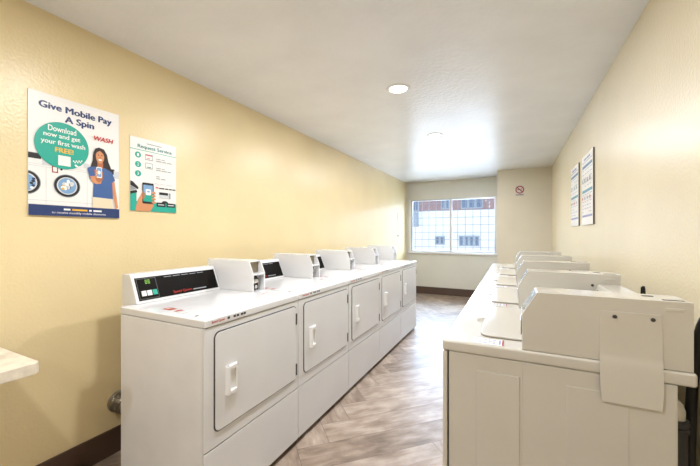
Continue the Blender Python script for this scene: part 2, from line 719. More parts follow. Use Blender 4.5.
def bwin(x0, x1, z0, z1, n):
    fr = MB().box(OUTFR, (x0, FYB - 0.06, z0), (x1, FYB - 0.001, z1))
    o = bbuild(fr, 'window')
    gl = MB()
    wd = (x1 - x0) / n
    for k in range(n):
        gl.box(OUTGL, (x0 + wd * k + 0.07, FYB - 0.075, z0 + 0.07), (x0 + wd * (k + 1) - 0.07, FYB - 0.061, z1 - 0.07))
    po = gl.build('glass', o, smooth=False)


def outx(px):
    u = (px - 350) / 328.24
    return FYB * (-0.4429 + 0.8966 * u) / (0.8966 + 0.4429 * u)


bwin(outx(413), outx(419), 2.66, 3.7, 1)
bwin(outx(441), outx(450), 2.72, 3.7, 2)
bwin(outx(461), outx(483), 2.72, 3.7, 3)
bwin(outx(435), outx(445), 0.62, 1.12, 2)
bwin(outx(459), outx(479.5), 0.55, 1.15, 4)
bbuild(MB().box(OUTFR, (outx(413), FYB - 0.12, 1.7), (outx(419), FYB - 0.001, 2.6)), 'shutter_panel')


# ------------------------------------------------------------------ dryers (left row)
def copy_tree(o, parent=None):
    c = o.copy()
    COL.objects.link(c)
    if parent is not None:
        c.parent = parent
    for ch in list(o.children):
        copy_tree(ch, c)
    return c


XF, DY0, DP = -1.1722, 0.9745, 0.688
DW = 0.683


def make_dryer():
    d = thing('dryer', 'white coin dryer nearest the camera in the left row, full side panel showing', 'dryer', (XF, DY0, 0), 'coin dryers along the left wall')
    MB().box(DARK, (-0.57, 0.02, 0.0), (-0.03, DW - 0.02, 0.035)).build('plinth', d, smooth=False)
    b = MB()
    b.box(WHITES, (-0.603, 0.0, 0.03), (-0.014, DW, 0.8765), 0.003)
    # pressed vertical stiffening lines on the side sheets
    b.build('cabinet', d)
    MB().box(WHITE, (-0.606, 0.0, 0.878), (0.004, DW, 0.914), 0.006, 3).build('top_panel', d)
    MB().box(WHITE, (-0.0135, 0.0, 0.3435), (0.0, DW, 0.876), 0.004).build('front_panel', d)
    MB().box(WHITE, (-0.0135, 0.0, 0.032), (0.0, DW, 0.339), 0.004).build('lower_panel', d)
    dy0, dy1, dz0, dz1 = 0.055, 0.655, 0.41, 0.846
    MB().prism(GASK, rrect(dy0 - 0.005, dz0 - 0.005, dy1 + 0.005, dz1 + 0.005, 0.030), 0.0, 0.0025, 'x').build('door_gasket', d)
    door = MB().prism(WHITE, rrect(dy0, dz0, dy1, dz1, 0.026), 0.0025, 0.0065, 'x', 0.0015, 2).build('door', d)
    h = MB()
    hy0, hy1, hz0, hz1 = 0.108, 0.178, 0.550, 0.682
    h.box(WPLAS, (0.0065, hy0, hz0), (0.0085, hy1, hz1), 0.0008)
    h.prism(WPLAS, [(0.0075, hy0), (0.026, hy0 + 0.004), (0.026, hy0 + 0.016), (0.0075, hy0 + 0.024)], hz0 + 0.001, hz1 - 0.001, 'z', 0.002)
    for q0, q1 in ((hz0 + 0.001, hz0 + 0.018), (hz1 - 0.018, hz1 - 0.001)):
        h.prism(WPLAS, [(0.0075, hy0 + 0.004), (0.0245, hy0 + 0.006), (0.0225, hy1 - 0.014), (0.0075, hy1 - 0.002)], q0, q1, 'z', 0.002)
    h.prism(WPLAS, [(0.0075, hy1 - 0.012), (0.014, hy1 - 0.010), (0.0125, hy1 - 0.001), (0.0075, hy1)], hz0 + 0.001, hz1 - 0.001, 'z', 0.001)
    h.build('handle', door)
    for z0 in (0.735, 0.432):
        hg = MB().box(GASK, (0.001, dy1 - 0.006, z0), (0.0095, dy1 + 0.006, z0 + 0.068), 0.001).build('hinge', door)
    # control console
    cprof = [(-0.572, 0.9145), (-0.631, 1.060), (-0.640, 1.068), (-0.705, 1.068), (-0.705, 0.88), (-0.608, 0.88), (-0.608, 0.9145)]
    con = MB().prism(WHITE, cprof, 0.062, 0.606, 'y', 0.004, 2).build('console', d)
    a = Vector((-0.572, 0, 0.9145))
    bq = Vector((-0.631, 0, 1.060))
    sl = (bq - a).normalized()
    nn = Vector((sl.z, 0, -sl.x))
    L = (bq - a).length

    def cp(u0, u1, v0, v1, dn):
        base = a + nn * dn
        return [base + sl * (v0 * L) + Vector((0, u0, 0)), base + sl * (v0 * L) + Vector((0, u1, 0)), base + sl * (v1 * L) + Vector((0, u1, 0)), base + sl * (v1 * L) + Vector((0, u0, 0))]

    def slab(mb, m, u0, u1, v0, v1, d0, d1):
        lo, hi = cp(u0, u1, v0, v1, d0), cp(u0, u1, v0, v1, d1)
        mb.poly(m, hi)
        for i in range(4):
            j = (i + 1) % 4
            mb.poly(m, [lo[i], lo[j], hi[j], hi[i]])
        return mb
    cpn = slab(MB(), PANEL, 0.078, 0.592, 0.10, 0.90, 0.0, 0.0022)
    cpn = cpn.build('control_panel', con, smooth=False)
    ds = MB()
    slab(ds, PANELG, 0.082, 0.190, 0.13, 0.87, 0.0022, 0.0032)
    slab(ds, PANEL, 0.086, 0.186, 0.16, 0.84, 0.0032, 0.0036)
    ds.build('display_bezel', con, smooth=False)
    dd = MB()
    for u0 in (0.128, 0.143):
        for (q0, q1, w0, w1) in ((0, 0.010, 0.66, 0.68), (0, 0.010, 0.72, 0.735), (0, 0.010, 0.78, 0.80), (0, 0.002, 0.66, 0.80), (0.008, 0.010, 0.66, 0.80)):
            slab(dd, GREENL, u0 + q0, u0 + q1, w0, w1, 0.0036, 0.0041)
    dd.build('digital_readout', con, smooth=False)
    for u0, m in ((0.096, WPLAS), (0.126, WPLAS), (0.156, TEALB)):
        slab(MB(), m, u0, u0 + 0.024, 0.24, 0.42, 0.0036, 0.0075).build('button', con, smooth=False)
    # printing on the panel
    ar = Art((0, 0, 0), (0, 1, 0), -sl, 1, 1)
    org = a + sl * L + nn * 0.0024
    ar.o = org
    ar.N = nn
    ar2 = ar
    ar2.k = 0.3

    def blk(m, u0, u1, v0, v1):
        fce = ar.bm.faces.new([ar.bm.verts.new(p) for p in cp(u0, u1, v0, v1, 0.0028)])
        fce.material_index = ar._mi(m)

    def ctext(txt, m, u0, u1, v0, v1, bold=0.02):
        vs, fs = text_mesh(txt, 0.0)
        x0, x1 = min(v.x for v in vs), max(v.x for v in vs)
        y0, y1 = min(v.y for v in vs), max(v.y for v in vs)
        base = a + nn * 0.0028
        bv = []
        for v in vs:
            s, q = (v.x - x0) / (x1 - x0), (v.y - y0) / (y1 - y0)
            bv.append(ar.bm.verts.new(base + sl * ((v0 + (v1 - v0) * q) * L) + Vector((0, u0 + (u1 - u0) * s, 0))))
        for fc in fs:
            try:
                ar.bm.faces.new([bv[i] for i in fc]).material_index = ar._mi(m)
            except ValueError:
                pass
    ctext('Speed Queen', RED, 0.275, 0.395, 0.15, 0.27, 0.03)
    mesh_print(ar, 'panel_logo', con)
    blk(GREY, 0.405, 0.50, 0.18, 0.22)
    for k in range(5):
        blk(GREY, 0.24 + 0.055 * k, 0.285 + 0.055 * k, 0.82, 0.84)
    for k in range(3):
        blk(GREY, 0.10 + 0.028 * k, 0.118 + 0.028 * k, 0.50, 0.53)
    mesh_print(ar, 'panel_print', con)
    # coin meter box with open front
    sp = [(-0.294, 0.9145), (-0.294, 1.026), (-0.331, 1.110), (-0.698, 1.112), (-0.698, 0.9145)]
    bp = [(-0.352, 0.9145), (-0.352, 1.098), (-0.698, 1.100), (-0.698, 0.9145)]
    cb = MB()
    cb.prism(WHITE, sp, 0.612, 0.620, 'y', 0.0015)
    cb.prism(WHITE, sp, 0.717, 0.725, 'y', 0.0015)
    cb.prism(WHITE, [(-0.35, 0.9145), (-0.35, 1.100), (-0.331, 1.100), (-0.331, 1.110), (-0.698, 1.112), (-0.698, 0.9145)], 0.6205, 0.7165, 'y')
    cb.box(WHITE, (-0.35, 0.6205, 1.018), (-0.290, 0.7165, 1.027), 0.001)
    cb.build('coin_box', d)
    box = d.children[-1]
    cm = MB()
    cm.box(BRASSY, (-0.350, 0.6215, 1.029), (-0.346, 0.7155, 1.098))
    cm.box(BRASSY, (-0.346, 0.634, 1.035), (-0.338, 0.655, 1.092), 0.001)
    cm.build('coin_acceptor_plate', box, smooth=False)
    ck = MB()
    ck.box(GASK, (-0.350, 0.6215, 0.916), (-0.347, 0.7155, 1.017))
    ck.build('coin_return_recess', box, smooth=False)
    sl2 = MB()
    sl2.box(CHROME, (-0.347, 0.645, 0.962), (-0.318, 0.690, 0.990), 0.003)
    sl2.cyl(CHROME, (-0.347, 0.66, 0.940), (-0.312, 0.66, 0.940), 0.012)
    sl2.cyl(CHROME, (-0.347, 0.69, 1.003), (-0.325, 0.69, 1.003), 0.007)
    sl2.build('coin_slide', box)
    # stickers on the top and printing along the front edge
    st = Art((0, 0, 0.9143), (0, 1, 0), (1, 0, 0), 1, 1)
    st.o = Vector((0, 0, 0.9143))
    st.N = Vector((0, 0, 1))

    def tblk(m, x0, x1, y0, y1):
        fce = st.bm.faces.new([st.bm.verts.new((x, y, 0.9143 + st.k * 0.0003)) for x, y in ((x0, y0), (x1, y0), (x1, y1), (x0, y1))])
        fce.material_index = st._mi(m)
        st.k += 0.1
    DULL = mat('faded_red_ink', srgb(165, 70, 58), 0.5)
    tblk(DULL, -0.365, -0.305, 0.058, 0.100)
    tblk(PAPER, -0.35, -0.342, 0.064, 0.094)
    tblk(DULL, -0.275, -0.25, 0.055, 0.095)
    for k in range(3):
        tblk(LGREY, -0.225 + 0.035 * k, -0.20 + 0.035 * k, 0.045, 0.095)
    tblk(INK, -0.105, -0.093, 0.034, 0.052)
    mesh_print(st, 'warning_sticker', d)
    st.k = 1
    tblk(PAPER, -0.205, -0.085, 0.585, 0.668)
    for k in range(5):
        tblk((DULL, LAVI, GREY)[k % 3], -0.195 + 0.020 * k, -0.188 + 0.020 * k, 0.592, 0.66)
    tblk(DULL, -0.205, -0.192, 0.585, 0.61)
    st.k = 1
    mesh_print(st, 'instruction_sticker', d)
    e = Art((0.0043, 0, 0.914), (0, 1, 0), (0, 0, -1), 1, 1)
    e.text(RED, 'Speed Queen', 0.072, 0.017, 0.072, 0.014, 0.03)
    mesh_print(e, 'brand_lettering', d)
    for u0 in (0.124, 0.160, 0.180, 0.206, 0.224):
        e.rect(INK, u0, 0.011, u0 + 0.015, 0.021)
    mesh_print(e, 'edge_label', d)
    return d


def mesh_print(ar, name, parent):
    me = bpy.data.meshes.new(name)
    ar.bm.to_mesh(me)
    ar.bm.free()
    for m in ar.mats:
        me.materials.append(m)
    o = bpy.data.objects.new(name, me)
    COL.objects.link(o)
    o.parent = parent
    ar.start()
    return o


dryer = make_dryer()
DL = ['white coin dryer nearest the camera in the left row, full side panel showing',
      'white coin dryer directly beyond the nearest one, second from the camera in left row',
      'white coin dryer in the middle of the left row, third from the camera',
      'white coin dryer fourth from the camera in left row, one before the last',
      'white coin dryer at far end of the left row, closest to the window']
for i in range(5):
    o = dryer if i == 0 else copy_tree(dryer)
    o.location = (XF, DY0 + DP * i, 0)
    o['label'] = DL[i]

# ------------------------------------------------------------------ washers (right row)
WXF, WY0, WP = -0.2164, 1.1754, 0.6541
WW = 0.6475


def recess_top():
    """deck slab with a shallow finger recess at the lid's front edge"""
    m = MB().box(CREAM, (-0.004, 0.0, 0.876), (0.655, WW, 0.914), 0.008, 3)
    base = m.build('top_panel')
    cut = MB()
    cut.lathe(CREAM, [(0.0, -0.012), (0.03, -0.010), (0.045, -0.002), (0.05, 0.01), (0.0, 0.01)], (0, 0, 0), 24)
    c = cut.build('cutter')
    c.location = (0.108, 0.33, 0.914)
    c.scale = (0.6, 0.95, 1)
    md = base.modifiers.new('b', 'BOOLEAN')
    md.object = c
    md.operation = 'DIFFERENCE'
    md.solver = 'EXACT'
    bpy.context.view_layer.update()
    dg = bpy.context.evaluated_depsgraph_get()
    me = bpy.data.meshes.new_from_object(base.evaluated_get(dg))
    base.modifiers.clear()
    base.data = me
    for f in me.polygons:
        f.use_smooth = True
    me.set_sharp_from_angle(angle=math.radians(30))
    wm = base.modifiers.new('normals', 'WEIGHTED_NORMAL')
    wm.keep_sharp = True
    bpy.data.objects.remove(c)
    return base


def make_washer():
    w = thing('washing_machine', 'w', 'washing machine', (WXF, WY0, 0), 'top loading washers along the right wall')
    MB().box(DARK, (0.05, 0.03, 0.0), (0.58, WW - 0.03, 0.03)).build('plinth', w, smooth=False)
    b = MB()
    b.box(CREAM, (0.018, 0.004, 0.025), (0.616, WW - 0.004, 0.8755), 0.003)
    for s, y in ((-1, 0.004), (1, WW - 0.004)):
        y0, y1 = (y - 0.0028, y + 0.001) if s < 0 else (y - 0.001, y + 0.0028)
        for x0, x1 in ((0.108, 0.238), (0.362, 0.512)):
            b.box(CREAM, (x0, y0, 0.12), (x1, y1, 0.826), 0.0025, 2)
        b.box(CREAM, (0.246, y - 0.0012, 0.03), (0.612, y + 0.0012, 0.874), 0.001, 1)
    b.build('cabinet', w)
    MB().box(CREAM, (-0.002, 0.001, 0.025), (0.0135, WW - 0.001, 0.874), 0.004).build('front_panel', w)
    tp = recess_top()
    tp.parent = w
    MB().prism(mat('tan_lid_seal', (0.22, 0.19, 0.14), 0.5), rrect(0.1135, 0.0935, 0.5, 0.5635, 0.034, 6), 0.914, 0.9162, 'z').build('lid_seal', w, smooth=False)
    lid = MB()
    lid.prism(CREAM, rrect(0.112, 0.092, 0.515, 0.565, 0.035, 6), 0.9162, 0.9235, 'z', 0.004, 2)
    lid.build('lid', w)
    # rear console with sloped face
    cp = [(0.520, 0.9145), (0.560, 1.050), (0.566, 1.056), (0.648, 1.056), (0.648, 0.9145)]
    con = MB().prism(CREAM, cp, 0.124, WW - 0.004, 'y', 0.003).build('console', w)
    a, q = Vector((0.520, 0, 0.9145)), Vector((0.560, 0, 1.050))
    dlt = (q - a)
    nn = Vector((-dlt.z, 0, dlt.x)).normalized() * 0.001
    MB().poly(PANEL, [a + dlt * 0.15 + nn + Vector((0, 0.62, 0)), a + dlt * 0.15 + nn + Vector((0, 0.15, 0)), a + dlt * 0.88 + nn + Vector((0, 0.15, 0)), a + dlt * 0.88 + nn + Vector((0, 0.62, 0))]).build('control_panel', con, smooth=False)
    # coin meter box along the near side
    sp = [(0.2444, 0.9145), (0.2444, 1.028), (0.287, 1.1005), (0.648, 1.1005), (0.648, 0.9145)]
    cb = MB().prism(CREAM, sp, 0.005, 0.120, 'y', 0.0025, 2)
    box = cb.build('coin_box', w)
    # raised rim plate on the sloped face, coin slide and lock
    a, q = Vector((0.2444, 0, 1.028)), Vector((0.287, 0, 1.1005))
    dlt = q - a
    nn = Vector((-dlt.z, 0, dlt.x)).normalized()
    sm = MB()
    for y0, y1 in ((0.012, 0.113),):
        pts = [a + dlt * 0.08 + Vector((0, y1, 0)), a + dlt * 0.08 + Vector((0, y0, 0)), a + dlt * 0.92 + Vector((0, y0, 0)), a + dlt * 0.92 + Vector((0, y1, 0))]
        sm.poly(CHROME, [p + nn * 0.0008 for p in pts])
    sm.build('coin_chute_face', box, smooth=False)
    sl = MB()
    sl.box(CHROME, (0.241, 0.028, 0.955), (0.2442, 0.098, 1.005), 0.002)
    sl.build('coin_slide', box)
    lk = MB()
    lk.cyl(GASK, (0.545, 0.0055, 1.048), (0.545, 0.0035, 1.048), 0.006, seg=16)
    lk.build('lock', box)
    lv = MB().box(CREAM, (0.590, 0.003, 1.073), (0.628, 0.0052, 1.082), 0.001)
    lv.build('vent_slot', box)
    kn = MB()
    kn.box(GASK, (0.590, 0.020, 1.1004), (0.635, 0.030, 1.1012))
    kn.build('key_slot', box, smooth=False)
    MB().box(GASK, (0.560, 0.070, 1.1004), (0.585, 0.085, 1.1014)).build('lid_latch', box, smooth=False)
    # sticker on the near front corner of the deck
    st = Art((0.094, 0.075, 0.9142), (1, 0, 0), (0, -1, 0), 0.097, 0.062)
    st.N = Vector((0, 0, 1))
    st.rect(PAPER, 0, 0, 1, 1)
    for r in range(3):
        for k in range(5):
            st.rect((LAVI, GREY, LAVI)[r], 0.05 + 0.15 * k, 0.1 + 0.3 * r, 0.05 + 0.15 * k + random.uniform(0.07, 0.13), 0.28 + 0.3 * r)
    st.rect(SMOKE, 0.95, 0, 1.0, 1)
    st.rect(LAVI, 0.84, 0.1, 0.91, 0.85)
    mesh_print(st, 'warning_sticker', w)
    return w


washer = make_washer()
WL = ['cream top loading washer nearest the camera with a loose plate on its side',
      'cream top loading washer just behind the nearest one in the right row',
      'cream top loading washer in the middle of the right row, third from camera',
      'cream top loading washer fourth from the camera in right row, before the last',
      'cream top loading washer at far end of right row, nearest the window']
for i in range(5):
    o = washer if i == 0 else copy_tree(washer)
    o.location = (WXF, WY0 + WP * i, 0)
    o['label'] = WL[i]

# cover plate screwed to the nearest washer's coin box, hanging over the deck edge
px0, px1 = 0.228 - WXF, 0.368 - WXF
cvp = MB()
poly = rrect(px0, 0.803, px1, 1.061, 0.006, 4)
bm = bmesh.new()
zs = [0.803, 0.860, 0.905, 0.916, 0.926, 0.94, 1.0, 1.061]
ys = [-0.0105, -0.0085, -0.0060, -0.0050, -0.0035, -0.0012, -0.0006, 0.0]
front, back = [], []
for z, y in zip(zs, ys):
    inset = 0.004 if z in (0.803, 1.061) else 0.0
    front.append([bm.verts.new((px0 + inset + (px1 - px0 - 2 * inset) * k / 6, y, z)) for k in range(7)])
    back.append([bm.verts.new((px0 + inset + (px1 - px0 - 2 * inset) * k / 6, y + 0.0022, z)) for k in range(7)])
for i in range(len(zs) - 1):
    for k in range(6):
        bm.faces.new((front[i][k], front[i][k + 1], front[i + 1][k + 1], front[i + 1][k]))
        bm.faces.new((back[i][k], back[i + 1][k], back[i + 1][k + 1], back[i][k + 1]))
    for k, fl in ((0, False), (6, True)):
        bm.faces.new((front[i][k], front[i + 1][k], back[i + 1][k], back[i][k]))
for i in (0, len(zs) - 1):
    for k in range(6):
        bm.faces.new((front[i][k], back[i][k], back[i][k + 1], front[i][k + 1]))
bmesh.ops.recalc_face_normals(bm, faces=bm.faces[:])
cvp._merge(bm, CREAMP)
cvo = cvp.build('cover_plate', washer)
for x in (0.263, 0.347):
    MB().cyl(GASK, (x - WXF, 0.0005, 1.047), (x - WXF, -0.003, 1.047), 0.0052, seg=14).build('screw', cvo)
cvo.location.y = 0.0025

# ------------------------------------------------------------------ plumbing and venting
du = MB()
path = curve_pts([(XL + 0.012, 1.135, 0.295), (XL + 0.09, 1.150, 0.280), (XL + 0.19, 1.20, 0.235), (XL + 0.306, 1.26, 0.20)], 20)
rad = [0.050 + (0.005 if k % 2 else -0.005) for k in range(len(path))]
dt = thing('vent_duct', 'crinkled silver foil vent duct from left wall to back of nearest dryer', 'duct', (XL, 1.135, 0.0))
du.tube(FOIL, path, 0.05, 24, rad)
rg = random.Random(11)
for v in du.bm.verts:
    v.co += Vector((rg.uniform(-1, 1), rg.uniform(-1, 1), rg.uniform(-1, 1))) * 0.004
o = du.build('duct_hose', dt, smooth=False)
o.location = -dt.location
o = MB().lathe(mat('dull_steel_collar', (0.30, 0.28, 0.24), 0.4, metal=0.8), [(0.046, 0), (0.060, 0.0), (0.061, 0.004), (0.057, 0.014), (0.055, 0.016)], (0, 0, 0), 28).build('wall_collar', dt)
o.rotation_euler = (0, math.radians(90), 0)
o.location = (0.0005, 0.0, 0.295)

sp = thing('standpipe', 'dark grey drain pipe with white top behind the nearest washer', 'pipe', (0.452, 1.36, 0))
MB().cyl(PVCG, (0, 0, 0), (0, 0, 0.70), 0.030).build('pipe', sp)
MB().lathe(PVCG, [(0.03, 0.675), (0.034, 0.677), (0.034, 0.69), (0.031, 0.692), (0.034, 0.696), (0.034, 0.710), (0.03, 0.714), (0.02, 0.714)]).build('coupling', sp)
MB().lathe(PVCW, [(0.024, 0.70), (0.025, 0.74), (0.020, 0.758), (0.012, 0.768), (0.0, 0.770)]).build('cap', sp)

tag(MB().tube(HOSE, curve_pts([(0.505, 1.42, 0.30), (0.505, 1.40, 0.75), (0.500, 1.34, 0.97), (0.515, 1.31, 1.05), (0.545, 1.33, 1.00), (0.56, 1.36, 0.80), (0.56, 1.36, 0.72)], 8), 0.014).build('water_hose'),
    'black rubber hose looping behind the nearest washer, beside its coin box', 'hose', 'black hoses behind the washers')
tag(MB().tube(HOSE, curve_pts([(0.401, 1.905, 0.42), (0.46, 1.905, 0.43), (0.508, 1.900, 0.52), (0.514, 1.896, 0.8), (0.518, 1.888, 1.02), (0.520, 1.886, 1.042), (0.526, 1.885, 1.03), (0.53, 1.884, 0.85), (0.53, 1.884, 0.7)], 8), 0.0045).build('water_hose'),
    'thin black hose poking up behind the second washer against right wall', 'hose', 'black hoses behind the washers')

# ------------------------------------------------------------------ folding counter, left
ct = thing('folding_counter', 'cream marbled laminate counter end at left edge under the big poster', 'counter', (XL, -0.6, 0.72))
c_ = MB()
c_.prism(LAM, [(XL + 0.001, -1.2), (-1.545, -1.2), (-1.53, -1.185), (-1.53, 0.553), (-1.548, 0.571), (XL + 0.001, 0.571)], 0.780, 0.820, 'z', 0.003)
o = c_.build('counter_top', ct)
o.location = -ct.location
for y in (0.25, -0.9):
    br = MB()
    br.box(TRIMW, (XL + 0.001, y, 0.50), (XL + 0.03, y + 0.03, 0.7795), 0.002)
    br.box(TRIMW, (XL + 0.03, y, 0.752), (XL + 0.42, y + 0.03, 0.7795), 0.002)
    br.prism(TRIMW, [(XL + 0.03, 0.52), (XL + 0.03, 0.555), (XL + 0.37, 0.752), (XL + 0.40, 0.752)], y + 0.005, y + 0.025, 'y')
    o = br.build('bracket', ct)
    o.location = -ct.location

# ------------------------------------------------------------------ posters
def board(name, label, cat, X, y, z, w, h, th, face, edge=None, group=None):
    t = thing(name, label, cat, (X, y, z), group)
    m = MB()
    lo, hi = ((X + 0.0006, y, z), (X + th, y + w, z + h)) if face > 0 else ((X - th, y, z), (X - 0.0006, y + w, z + h))
    m.box(edge or PAPER, lo, hi)
    o = m.build('backing_board', t, smooth=False)
    o.location = -t.location
    if face > 0:
        a = Art((X + th, y, z + h), (0, 1, 0), (0, 0, -1), w, h)
    else:
        a = Art((X - th, y + w, z + h), (0, -1, 0), (0, 0, -1), w, h)
    a.rect(PAPER, 0, 0, 1, 1)
    return t, a


t, a = board('poster', 'large white and navy poster headed Give Mobile Pay A Spin', 'poster', XL, 0.7285, 1.3742, 0.406, 0.61, 0.006, 1)
a.build('paper', t)
a.text(NAVY, 'Give Mobile Pay', 0.50, 0.100, 0.80, 0.070, 0.045)
a.text(NAVY, 'A Spin', 0.52, 0.180, 0.32, 0.070, 0.045)
a.build('headline', t)
# printed machines
for v in (0.585, 0.60, 0.875):
    a.rect(LGREY, 0, v, 0.70, v + 0.004)
for u in (0.165, 0.60):
    a.rect(LGREY, u, 0.60, u + 0.005, 0.90)
a.rect(BLACKI, 0.0, 0.50, 0.12, 0.545)
a.rect(BLACKI, 0.84, 0.535, 0.94, 0.585)
a.rect(LGREY, 0.13, 0.52, 0.21, 0.59)
a.rect(LGREY, 0.93, 0.55, 1.0, 0.62)
a.rect(SMOKE, 0.225, 0.585, 0.285, 0.640)
a.rect(PAPER, 0.235, 0.594, 0.275, 0.631)
a.ell(BLACKI, 0.32, 0.605, 0.012, 0.009)
a.rect(LGREY, 0.56, 0.52, 0.62, 0.56)
a.build('printed_machines', t)
for cu in (-0.025, 0.38):
    clipx = 0.0
    def el(m, cu, cv, ru, rv):
        pts = []
        for k in range(40):
            an = 2 * math.pi * k / 40
            pts.append((cu + ru * math.cos(an), cv + rv * math.sin(an)))
        pts = [p for p in pts if p[0] >= 0] if cu < 0 else pts
        if cu < 0:
            pts.sort(key=lambda p: p[1])
            pts = [(0, pts[0][1])] + pts + [(0, pts[-1][1])]
        a.poly(m, pts)
    el(GREY, cu, 0.74, 0.142, 0.098)
    el(BLACKI, cu, 0.74, 0.135, 0.092)
    el(LGREY, cu, 0.74, 0.108, 0.074)
    el(PALEB, cu, 0.74, 0.095, 0.066)
    if cu > 0:
        for k in range(16):
            an = random.uniform(0, 6.28)
            rr = random.uniform(0.0, 0.06)
            m = random.choice([NAVY, PAPER, BLACKI, GOLD, LGREY, BLUE])
            a.ell(m, cu + rr * math.cos(an), 0.74 + rr * 0.68 * math.sin(an), random.uniform(0.015, 0.03), random.uniform(0.009, 0.02), 9)
    else:
        for k in range(5):
            a.ell(random.choice([NAVY, BLACKI, PAPER]), random.uniform(0.02, 0.05), 0.71 + 0.018 * k, 0.018, 0.010, 9)
    a.build('printed_drum_door', t)
# teal bubble
a.ell(TEAL, 0.335, 0.405, 0.283, 0.195, 64)
a.text(PAPER, 'Download', 0.33, 0.272, 0.29, 0.046, 0.02)
a.text(PAPER, 'now and get', 0.33, 0.332, 0.38, 0.048, 0.02)
a.text(PAPER, 'your first wash', 0.345, 0.390, 0.46, 0.050, 0.02)
a.text(GOLD, 'FREE!', 0.35, 0.445, 0.19, 0.040, 0.03)
a.rect(PAPER, 0.285, 0.488, 0.415, 0.572)
for k in range(7):
    a.ell(PAPER, 0.447 + 0.015 * k, 0.525 - 0.002 * k + (0.006 if k % 2 else -0.006), 0.008, 0.007, 10)
a.poly(PAPER, [(0.455, 0.552), (0.47, 0.545), (0.50, 0.560), (0.53, 0.55), (0.535, 0.562), (0.50, 0.575), (0.47, 0.567)])
a.build('speech_bubble', t)
a.text(RED, 'WASH', 0.80, 0.275, 0.24, 0.040, 0.03, 0.25)
a.build('brand_lettering', t)
# printed woman holding a phone, dark wavy hair, blue top
a.poly(HAIR, [(0.74, 0.355), (0.80, 0.365), (0.84, 0.41), (0.855, 0.47), (0.89, 0.53), (0.90, 0.60), (0.86, 0.625), (0.81, 0.60), (0.70, 0.56), (0.655, 0.575), (0.64, 0.54), (0.665, 0.48), (0.67, 0.41), (0.695, 0.37)])
a.rect(SKIND, 0.72, 0.49, 0.79, 0.56)
a.ell(SKIN, 0.752, 0.435, 0.052, 0.066, 32)
a.poly(HAIR, [(0.695, 0.43), (0.705, 0.385), (0.75, 0.362), (0.805, 0.39), (0.812, 0.45), (0.79, 0.405), (0.75, 0.385), (0.715, 0.40)])
a.ell(BLACKI, 0.733, 0.425, 0.008, 0.0045, 12)
a.ell(BLACKI, 0.773, 0.425, 0.008, 0.0045, 12)
a.ell(PAPER, 0.754, 0.468, 0.022, 0.008, 16)
a.poly(SKIND, [(0.748, 0.44), (0.760, 0.44), (0.763, 0.452), (0.745, 0.452)])
a.poly(KHAKI, [(0.665, 0.80), (0.90, 0.80), (0.915, 0.925), (0.66, 0.925)])
a.poly(SKIN, [(0.885, 0.60), (0.93, 0.62), (0.965, 0.80), (0.985, 0.90), (0.95, 0.915), (0.93, 0.83), (0.895, 0.72)])
a.poly(BLUE, [(0.70, 0.535), (0.75, 0.565), (0.80, 0.535), (0.90, 0.565), (0.945, 0.64), (0.905, 0.665), (0.915, 0.82), (0.665, 0.815), (0.68, 0.66), (0.63, 0.65), (0.60, 0.56), (0.63, 0.545)])
a.poly(SKIN, [(0.63, 0.63), (0.70, 0.62), (0.78, 0.635), (0.765, 0.685), (0.70, 0.695), (0.65, 0.675)])
a.poly(SKIND, [(0.68, 0.565), (0.735, 0.545), (0.79, 0.58), (0.785, 0.65), (0.74, 0.68), (0.70, 0.66)])
a.rrect(PAPER, 0.705, 0.535, 0.775, 0.635, 0.01)
a.rrect(PALEB, 0.712, 0.543, 0.768, 0.625, 0.006)
a.ell(PAPER, 0.74, 0.585, 0.02, 0.017, 16)
for k in range(3):
    a.ell(SKIN, 0.705, 0.575 + 0.022 * k, 0.016, 0.009, 12)
a.build('printed_figure', t)
a.rect(NAVY, 0, 0.912, 1, 1)
a.bars(PAPER, 0.34, 0.942, [0.07], 0.015)
a.bars(GOLD, 0.43, 0.942, [0.17], 0.015)
a.bars(PAPER, 0.62, 0.942, [0.03, 0.10], 0.015)
a.text(PAPER, 'to receive monthly mobile discounts', 0.52, 0.973, 0.60, 0.022, 0.005)
a.build('footer_band', t)

t, a = board('poster', 'smaller white and teal poster headed Request Service with a hand holding phone', 'poster', XL, 1.1991, 1.4264, 0.305, 0.457, 0.004, 1)
a.build('paper', t)
a.text(TEALD, 'Request Service', 0.52, 0.118, 0.74, 0.062, 0.035)
a.rect(GREY, 0.33, 0.055, 0.66, 0.066)
a.rect(TEAL, 0.0, 0.160, 1.0, 0.168)
a.build('headline', t)
for k, v in enumerate((0.235, 0.365, 0.49)):
    a.ell(TEAL, 0.155, v, 0.062, 0.041, 28)
    a.text(PAPER, str(k + 1), 0.155, v, 0.028, 0.040, 0.02)
    a.build('step_number', t)
a.rect(GREY, 0.30, 0.205, 0.46, 0.285)
a.rect(PAPER, 0.31, 0.222, 0.45, 0.277)
a.rect(RED, 0.31, 0.212, 0.45, 0.225)
a.rect(RED, 0.33, 0.258, 0.40, 0.266)
a.rrect(GREY, 0.30, 0.325, 0.46, 0.405, 0.01)
a.rrect(PAPER, 0.31, 0.332, 0.45, 0.395, 0.008)
a.rect(TEALD, 0.34, 0.378, 0.42, 0.390)
a.bars(GREY, 0.53, 0.245, [0.10, 0.08], 0.010)
a.bars(GREY, 0.53, 0.275, [0.12, 0.09, 0.11], 0.010)
a.bars(GREY, 0.53, 0.375, [0.11, 0.07], 0.010)
a.bars(GREY, 0.53, 0.405, [0.10, 0.12, 0.08], 0.010)
a.bars(GREY, 0.53, 0.495, [0.08], 0.010)
a.bars(GREY, 0.53, 0.525, [0.09, 0.10], 0.010)
a.bars(LGREY, 0.50, 0.60, [0.10, 0.12, 0.16], 0.009)
a.build('step_text', t)
a.rect(TEAL, 0.0, 0.87, 1.0, 1.0)
